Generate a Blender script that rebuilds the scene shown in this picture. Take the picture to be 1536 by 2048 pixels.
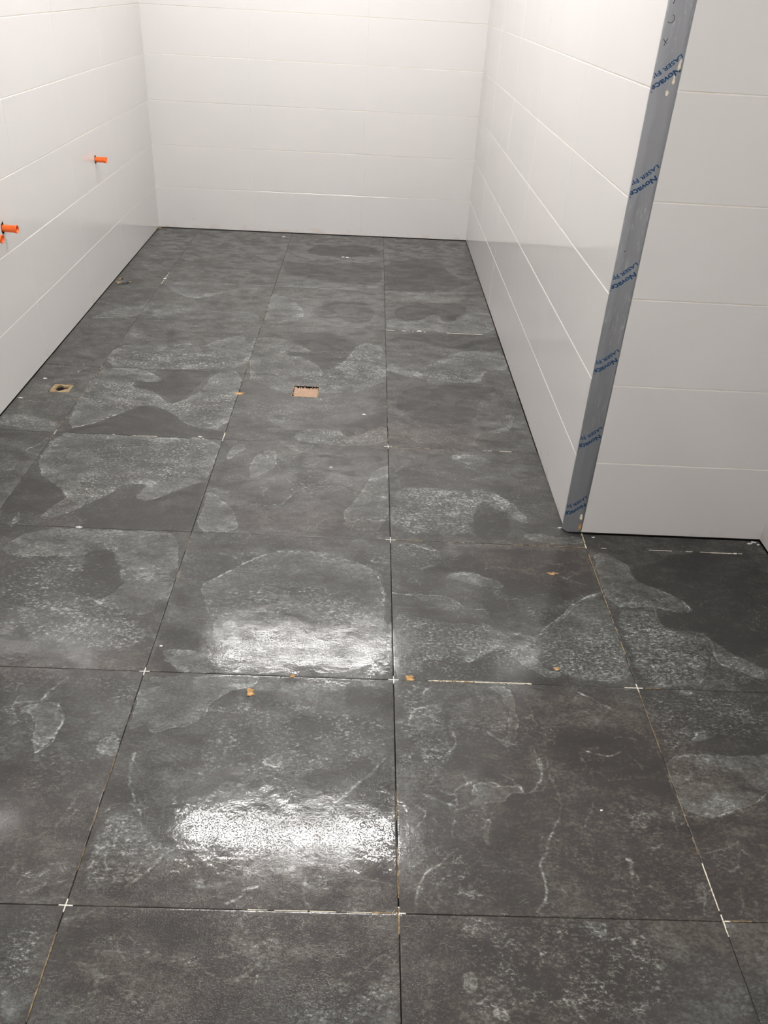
import bpy, bmesh, math, random
import numpy as np
from mathutils import Vector, Matrix
random.seed(7); np.random.seed(7)
for o in list(bpy.data.objects): bpy.data.objects.remove(o)
SC = bpy.context.scene
COL = SC.collection

# ------------------------------------------------------------------ camera, world, exposure
cam_data = bpy.data.cameras.new('camera'); cam = bpy.data.objects.new('camera', cam_data); COL.objects.link(cam)
cam.location = (-0.10871, -0.88217, 1.43283)
cam.rotation_euler = (1.0018936, -0.0527744, -0.0065904)
cam_data.sensor_fit = 'VERTICAL'; cam_data.sensor_height = 36.0
cam_data.lens = 1659.23 * 36.0 / 2048.0
cam_data.clip_start = 0.02
SC.camera = cam
world = bpy.data.worlds.new('world'); SC.world = world; world.use_nodes = True
world.node_tree.nodes['Background'].inputs[0].default_value = (1.0, 0.97, 0.93, 1)
world.node_tree.nodes['Background'].inputs[1].default_value = 0.05
SC.view_settings.view_transform = 'Standard'; SC.view_settings.look = 'None'
SC.view_settings.gamma = 1.0; SC.view_settings.use_curve_mapping = False
SC.view_settings.exposure = 0.32
LAMP_COLOR = (1.0, 0.972, 0.950)
LAMPS = [((-0.44, 3.50), 64.0), ((-0.39, 2.04), 82.0), ((-0.20, -0.95), 95.0)]   # ceiling fittings: (x, y), strength; last one unseen, added to brighten the partition
CEIL = 2.62

# ------------------------------------------------------------------ helpers
def tag(o, label=None, cat=None, group=None, kind=None):
    if label: o['label'] = label
    if cat: o['category'] = cat
    if group: o['group'] = group
    if kind: o['kind'] = kind
    return o
def link(name, me, mats, parent=None, smooth=False):
    o = bpy.data.objects.new(name, me); COL.objects.link(o)
    if mats is not None:
        for m in (mats if isinstance(mats, (list, tuple)) else [mats]): me.materials.append(m)
    if parent: o.parent = parent
    if smooth:
        for p in me.polygons: p.use_smooth = True
    return o
def obj(name, bm, mats, parent=None, smooth=False):
    me = bpy.data.meshes.new(name); bm.to_mesh(me); bm.free()
    return link(name, me, mats, parent, smooth)
def empty(name, loc, rot=(0,0,0)):
    o = bpy.data.objects.new(name, None); COL.objects.link(o); o.location = loc; o.rotation_euler = rot; o.empty_display_size = .05
    return o
def box(bm, a, b, mi=0):
    vs = [bm.verts.new((x,y,z)) for x in (a[0],b[0]) for y in (a[1],b[1]) for z in (a[2],b[2])]
    for f in ((0,1,3,2),(4,6,7,5),(0,4,5,1),(2,3,7,6),(0,2,6,4),(1,5,7,3)):
        bm.faces.new([vs[i] for i in f]).material_index = mi

class NT:
    """small node-tree builder"""
    def __init__(s, name):
        s.m = bpy.data.materials.new(name); s.m.use_nodes = True; s.t = s.m.node_tree
        s.t.nodes.clear(); s.out = s.t.nodes.new('ShaderNodeOutputMaterial')
    def n(s, typ, **k):
        d = s.t.nodes.new(typ)
        for a, b in k.items(): setattr(d, a, b)
        return d
    def l(s, a, b): s.t.links.new(a, b)
    def put(s, inp, v):
        if hasattr(v, 'links'): s.l(v, inp)
        elif isinstance(v, (tuple, list)) and len(v) == 3 and inp.type == 'RGBA': inp.default_value = (*v, 1)
        else: inp.default_value = v
    def math(s, op, a, b=0.0, c=0.0, clamp=False):
        d = s.n('ShaderNodeMath', operation=op, use_clamp=clamp)
        s.put(d.inputs[0], a); s.put(d.inputs[1], b); s.put(d.inputs[2], c)
        return d.outputs[0]
    def vmath(s, op, a, b=(0,0,0)):
        d = s.n('ShaderNodeVectorMath', operation=op); s.put(d.inputs[0], a); s.put(d.inputs[1], b)
        return d.outputs[0]
    def attr(s, name, vec=False):
        d = s.n('ShaderNodeAttribute', attribute_name=name); return d.outputs['Vector'] if vec else d.outputs['Fac']
    def noise(s, vec, scale, detail=4, rough=.55, dist=0.0, col=False):
        d = s.n('ShaderNodeTexNoise'); s.put(d.inputs['Vector'], vec)
        d.inputs['Scale'].default_value = scale; d.inputs['Detail'].default_value = detail
        d.inputs['Roughness'].default_value = rough; d.inputs['Distortion'].default_value = dist
        return d.outputs['Color'] if col else d.outputs['Fac']
    def ramp(s, v, lo, hi, a=0.0, b=1.0, smooth=True):
        d = s.n('ShaderNodeMapRange', interpolation_type='SMOOTHSTEP' if smooth else 'LINEAR', clamp=True)
        s.put(d.inputs[0], v); s.put(d.inputs[1], lo); s.put(d.inputs[2], hi); s.put(d.inputs[3], a); s.put(d.inputs[4], b)
        return d.outputs[0]
    def mix(s, f, a, b):
        d = s.n('ShaderNodeMix', data_type='RGBA'); s.put(d.inputs[0], f); s.put(d.inputs[6], a); s.put(d.inputs[7], b)
        return d.outputs[2]
    def bump(s, h, strength, dist, normal=None):
        d = s.n('ShaderNodeBump'); s.put(d.inputs['Strength'], strength); d.inputs['Distance'].default_value = dist
        s.l(h, d.inputs['Height'])
        if normal is not None: s.l(normal, d.inputs['Normal'])
        return d.outputs[0]
    def bsdf(s, color, rough=.5, metal=0.0, spec=.5, normal=None, emit=None, estr=0.0, coat=0.0, coat_rough=.1, coat_normal=None):
        d = s.n('ShaderNodeBsdfPrincipled')
        s.put(d.inputs['Base Color'], color); s.put(d.inputs['Roughness'], rough); s.put(d.inputs['Metallic'], metal)
        s.put(d.inputs['Specular IOR Level'], spec)
        s.put(d.inputs['Coat Weight'], coat); s.put(d.inputs['Coat Roughness'], coat_rough)
        if normal is not None: s.l(normal, d.inputs['Normal'])
        if coat_normal is not None: s.l(coat_normal, d.inputs['Coat Normal'])
        if emit: s.put(d.inputs['Emission Color'], emit); d.inputs['Emission Strength'].default_value = estr
        s.l(d.outputs[0], s.out.inputs[0]); return d
    def pos(s): return s.n('ShaderNodeNewGeometry').outputs['Position']

def simple(name, color, rough=.5, metal=0.0, bumpscale=None, bstr=.3, var=0.0, emit=None, estr=0.0, spec=.5):
    t = NT(name); p = t.n('ShaderNodeTexCoord').outputs['Object']; c = color; nrm = None
    if var:
        c = t.mix(t.ramp(t.noise(p, 60, 5), .3, .7), tuple(q*(1-var) for q in color), tuple(min(1,q*(1+var)) for q in color))
    if bumpscale: nrm = t.bump(t.noise(p, bumpscale, 4), bstr, .002)
    t.bsdf(c, rough, metal, spec, nrm, emit, estr); return t.m

# ------------------------------------------------------------------ materials
def wall_material():
    t = NT('white_wall_tile'); p = t.pos()
    sep = t.n('ShaderNodeSeparateXYZ'); t.l(p, sep.inputs[0]); z = sep.outputs[2]
    base = t.mix(t.noise(p, 2.2, 3), (.775,.750,.738), (.750,.745,.732))
    # dried mortar dirt clinging just above the floor
    dirt = t.math('MULTIPLY', t.ramp(z, .004, .05, 1, 0), t.ramp(t.noise(p, 9, 5, .65), .52, .74))
    base = t.mix(t.math('MULTIPLY', dirt, .45), base, (.55,.38,.24))
    spot = t.math('MULTIPLY', t.ramp(t.noise(p, 55, 2, .5), .775, .80), t.ramp(z, .02, .16, .8, 0))
    base = t.mix(spot, base, (.16,.12,.09))
    wob = t.bump(t.noise(p, 3.0, 2), .08, .01)
    nrm = t.bump(t.noise(p, 420, 2), .02, .001, wob)
    t.bsdf(base, t.ramp(t.noise(p, 5, 4), .3, .7, .06, .10), 0, .5, nrm)
    return t.m
def grout_material():
    t = NT('white_grout'); p = t.pos()
    c = t.mix(t.ramp(t.noise(p, 14, 4), .35, .7), (.84,.82,.79), (.80,.74,.62))
    t.bsdf(c, .8, 0, .3, t.bump(t.noise(p, 300, 3), .4, .001)); return t.m
def floor_material():
    t = NT('slate_look_tile'); p0 = t.pos()
    p = t.vmath('ADD', p0, t.attr('toff', True))
    # stretched coordinates: slate layering runs mostly across the room
    mp = t.n('ShaderNodeMapping'); t.l(p, mp.inputs[0]); mp.inputs['Scale'].default_value = (.75, 1.15, 1)
    p = mp.outputs[0]
    warp = t.vmath('SCALE', t.vmath('SUBTRACT', t.noise(p, 14, 4, .6, col=True), (.5,.5,.5)))
    warp.node.inputs['Scale'].default_value = .05
    pw = t.vmath('ADD', p, warp)
    edge = t.math('MULTIPLY', t.math('SUBTRACT', t.noise(p, 26, 8, .66), .5), .034)
    wob = t.math('MULTIPLY', t.math('SUBTRACT', t.noise(p, 30, 5, .6), .5), .010)
    SL = t.math('ADD', t.attr('SL'), edge); SM = t.math('ADD', t.attr('SM'), edge); SD = t.math('ADD', t.attr('SD'), edge)
    mL = t.ramp(SL, -.0012, .0022); mM = t.ramp(SM, -.004, .008); mD = t.ramp(SD, -.003, .004)
    SP = t.math('MAXIMUM', t.attr('SP'), t.ramp(t.noise(p, 4.3, 5, .65), .46, .62, .12, .6)); WM = t.attr('WM')
    # generic slate mottling
    big = t.noise(pw, 3.2, 5, .6, .6)
    gen = t.ramp(t.math('ADD', t.noise(pw, 5.5, 8, .6, .4), 0), .49, .56)
    fine = t.noise(p, 170, 5, .8)
    mid = t.noise(pw, 38, 8, .72, .5)
    flake = t.noise(p, 135, 6, .80, .15)
    clus = t.ramp(t.noise(pw, 21, 5, .65, .3), .40, .60)
    # level 0..1
    lv = t.math('MULTIPLY_ADD', big, .36, .02)
    lv = t.math('MULTIPLY_ADD', gen, .09, lv)
    fade = t.math('MULTIPLY', t.ramp(SL, 0, .062, 1, .5), t.ramp(t.noise(pw, 11, 5, .65, .5), .36, .62, .55, 1.25))
    lv = t.math('MULTIPLY_ADD', t.math('MULTIPLY', mL, fade), .28, lv)
    lv = t.math('MULTIPLY_ADD', t.math('SUBTRACT', t.noise(pw, 15, 7, .7, .6), .5), .85, lv)
    lv = t.math('MULTIPLY_ADD', mM, .22, lv)
    lv = t.math('MULTIPLY_ADD', mD, -.13, lv)
    lv = t.math('MULTIPLY_ADD', t.math('SUBTRACT', mid, .5), .90, lv)
    lv = t.math('MULTIPLY_ADD', t.math('SUBTRACT', fine, .5), 1.25, lv)
    # crystalline speckle
    sp1 = t.math('MULTIPLY', t.ramp(flake, .50, .62), t.math('MULTIPLY_ADD', clus, .60, .40)); sp0 = t.ramp(flake, .52, .38)
    lv = t.math('MULTIPLY_ADD', t.math('MULTIPLY', sp1, SP), .62, lv)
    lv = t.math('MULTIPLY_ADD', t.math('MULTIPLY', sp0, SP), -.36, lv)
    sprink = t.math('MULTIPLY', t.ramp(t.noise(pw, 120, 6, .7, .8), .58, .70), t.ramp(t.noise(p, 6, 4), .45, .6))
    lv = t.math('MULTIPLY_ADD', sprink, .27, lv)
    # veins: traced ones, the rims of the layers, and faint random ones
    brk = t.ramp(t.noise(p, 42, 4, .6), .36, .60)
    def line(d, w): return t.math('MULTIPLY', t.ramp(t.math('ABSOLUTE', t.math('ADD', d, wob)), 0, w, 1, 0), t.math('MULTIPLY_ADD', brk, .75, .25))
    VD = t.math('MULTIPLY', t.attr('VD'), 1.0); ND = t.attr('ND')
    wob2 = t.math('MULTIPLY', t.math('ABSOLUTE', t.math('SUBTRACT', t.noise(p, 70, 5, .7), .5)), .012)
    v1 = t.math('MULTIPLY', t.ramp(t.math('ADD', VD, wob2), .0006, .0036, 1, 0), t.math('MULTIPLY_ADD', brk, .80, .20))
    v2 = t.math('MULTIPLY', t.ramp(t.math('ADD', ND, wob2), .0006, .0050, 1, 0), t.math('MULTIPLY_ADD', brk, .7, .3))
    rim = t.math('MULTIPLY', t.ramp(t.math('ABSOLUTE', t.math('SUBTRACT', SL, .001)), 0, .0032, 1, 0), brk)
    rn = t.noise(pw, 7.5, 7, .58, 1.0)
    rv = t.math('MULTIPLY', t.ramp(t.math('ABSOLUTE', t.math('SUBTRACT', rn, .5)), 0, .007, 1, 0), t.ramp(t.noise(p, 5, 3), .5, .62))
    rn2 = t.noise(pw, 24, 6, .62, 1.6)
    rv2 = t.math('MULTIPLY', t.ramp(t.math('ABSOLUTE', t.math('SUBTRACT', rn2, .5)), 0, .011, 1, 0), t.math('ADD', t.math('MULTIPLY', SP, .7), t.ramp(t.noise(p, 4.1, 3), .56, .66)))
    lv = t.math('MULTIPLY_ADD', v1, .36, lv); lv = t.math('MULTIPLY_ADD', v2, .50, lv)
    lv = t.math('MULTIPLY_ADD', rim, .24, lv); lv = t.math('MULTIPLY_ADD', rv, .40, lv); lv = t.math('MULTIPLY_ADD', rv2, .11, lv)
    lv = t.math('MAXIMUM', t.math('MULTIPLY_ADD', lv, 1.34, -.095), 0.0)      # contrast of the printed slate
    r = t.n('ShaderNodeValToRGB'); t.l(t.math('MULTIPLY', lv, .8, clamp=True), r.inputs[0])
    e = r.color_ramp.elements; e[0].position = 0; e[0].color = (.0085,.0082,.0070,1); e[1].position = 1; e[1].color = (.34,.355,.345,1)
    for q, c in ((.2,(.0220,.0224,.0196,1)), (.45,(.058,.063,.058,1)), (.7,(.123,.134,.129,1))):
        x = e.new(q); x.color = c
    warmc = t.mix(t.math('MULTIPLY', t.ramp(t.math('MULTIPLY', WM, t.math('MULTIPLY_ADD', t.noise(p, 12, 4), 1.2, .2)), .05, .9), t.ramp(lv, .30, .75, .62, .12)), (1,1,1), (1.38,.93,.70))
    spot = t.ramp(t.noise(p, 2.7, 4), .5, .72)
    warmc = t.mix(t.math('MULTIPLY', spot, .35), warmc, (1.12,.98,.84))
    mul = t.n('ShaderNodeMix', data_type='RGBA', blend_type='MULTIPLY'); mul.inputs[0].default_value = 1
    t.l(r.outputs[0], mul.inputs[6]); t.l(warmc, mul.inputs[7]); colr = mul.outputs[2]
    kd = t.ramp(t.math('ADD', t.attr('KD'), wob2), .0010, .0062, 1, 0)
    colr = t.mix(kd, colr, (.008,.007,.006))  # dark depth of the cracks and curved gap, painted into the colour
    # relief
    h = t.math('MULTIPLY_ADD', mL, .5, t.math('MULTIPLY', mD, -.3))
    h = t.math('MULTIPLY_ADD', mid, 1.0, h)
    h = t.math('MULTIPLY_ADD', kd, -1.5, h)
    h = t.math('MULTIPLY_ADD', t.math('MULTIPLY', SP, flake), 1.2, h)
    n1 = t.bump(h, .5, .0005)
    # glazed grain: crisp facets about two millimetres wide give the glitter; smooth layers shine more than crumbly ones
    grain = t.math('MULTIPLY_ADD', t.ramp(t.noise(p0, 350, 1.2, .55), .52, .80), 1.0, t.math('MULTIPLY', t.noise(p0, 24, 3, .5), 1.6))
    n2 = t.bump(grain, t.ramp(t.noise(p, 9, 4), .35, .65, .45, 1.0), .00052, t.bump(h, .4, .0002))
    rough = t.math('MULTIPLY_ADD', t.noise(p, 28, 5, .6), .2, .55)
    gloss = t.math('MULTIPLY', t.ramp(t.noise(p, 15, 6, .68, .4), .36, .58, .50, 1.0), t.math('MULTIPLY_ADD', mD, -.3, 1.0))
    open_ = t.math('SUBTRACT', 1.0, kd); gloss = t.math('MULTIPLY', gloss, open_)     # no glaze where the cracks and gap are painted dark
    t.bsdf(colr, rough, 0, t.math('MULTIPLY', open_, .50), n1, coat=gloss, coat_rough=t.math('MULTIPLY_ADD', t.noise(p, 20, 4), .05, .02), coat_normal=n2)
    return t.m
def bed_material():
    t = NT('mortar_bed'); p = t.pos()
    c = t.mix(t.ramp(t.noise(p, 7, 6, .7), .52, .64), (.010,.009,.008), (.20,.13,.075))
    t.bsdf(c, .95, 0, .1); return t.m
def film_material():
    t = NT('film_covered_steel'); p = t.pos()
    mp = t.n('ShaderNodeMapping'); t.l(p, mp.inputs[0]); mp.inputs['Scale'].default_value = (1, 1, .16)
    q = mp.outputs[0]
    sep = t.n('ShaderNodeSeparateXYZ'); t.l(p, sep.inputs[0]); z = sep.outputs[2]
    zone = t.math('MULTIPLY', t.ramp(t.noise(p, 3.3, 2), .36, .56), t.ramp(z, .20, .42, .25, 1))
    scuff = t.math('MULTIPLY', t.ramp(t.noise(q, 130, 6, .62, 1.0), .53, .72), zone)
    base = t.mix(t.noise(q, 30, 3), (.30,.312,.335), (.36,.372,.395))
    c = t.mix(t.math('MULTIPLY', scuff, .75), base, (.56,.58,.60))
    t.bsdf(c, .30, .50, .5, t.bump(t.noise(q, 60, 4), .35, .002)); return t.m

M_WALL = wall_material(); M_GROUT = grout_material(); M_FLOOR = floor_material(); M_BED = bed_material(); M_FILM = film_material()
M_DARK = simple('dark_recess', (.012,.010,.009), .95, spec=.1)
M_CEIL = simple('ceiling_paint', (.80,.79,.77), .9, bumpscale=200, bstr=.1)
M_RED = simple('orange_plastic', (.92,.16,.022), .32, bumpscale=90, bstr=.12)
M_SPACER = simple('white_plastic', (.80,.78,.72), .5)
M_TAN = simple('tan_mortar', (.50,.30,.13), .9, bumpscale=250, bstr=.8, var=.4)
M_JOINT = simple('sandy_joint_mortar', (.26,.19,.11), .95, bumpscale=400, bstr=.9, var=.6)
M_CREAM = simple('cream_mortar', (.78,.72,.60), .9, bumpscale=250, bstr=.6, var=.12)
M_WHITE = simple('white_chip', (.85,.84,.80), .6, bumpscale=300, bstr=.3)
M_TERRA = simple('terracotta_board', (.40,.265,.185), .85, bumpscale=400, bstr=.5, var=.08)
M_DIRTY = simple('olive_mortar', (.25,.185,.105), .95, bumpscale=250, bstr=.8, var=.4)
M_INK = simple('blue_ink', (.005,.035,.095), .5)
M_INK2 = simple('light_blue_ink', (.20,.32,.46), .5)
M_PEN = simple('black_pen', (.02,.02,.025), .6)
M_FIT = simple('lamp_housing', (.8,.8,.8), .4)
M_STEEL = simple('steel_edge', (.30,.31,.33), .35, .8)

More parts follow.
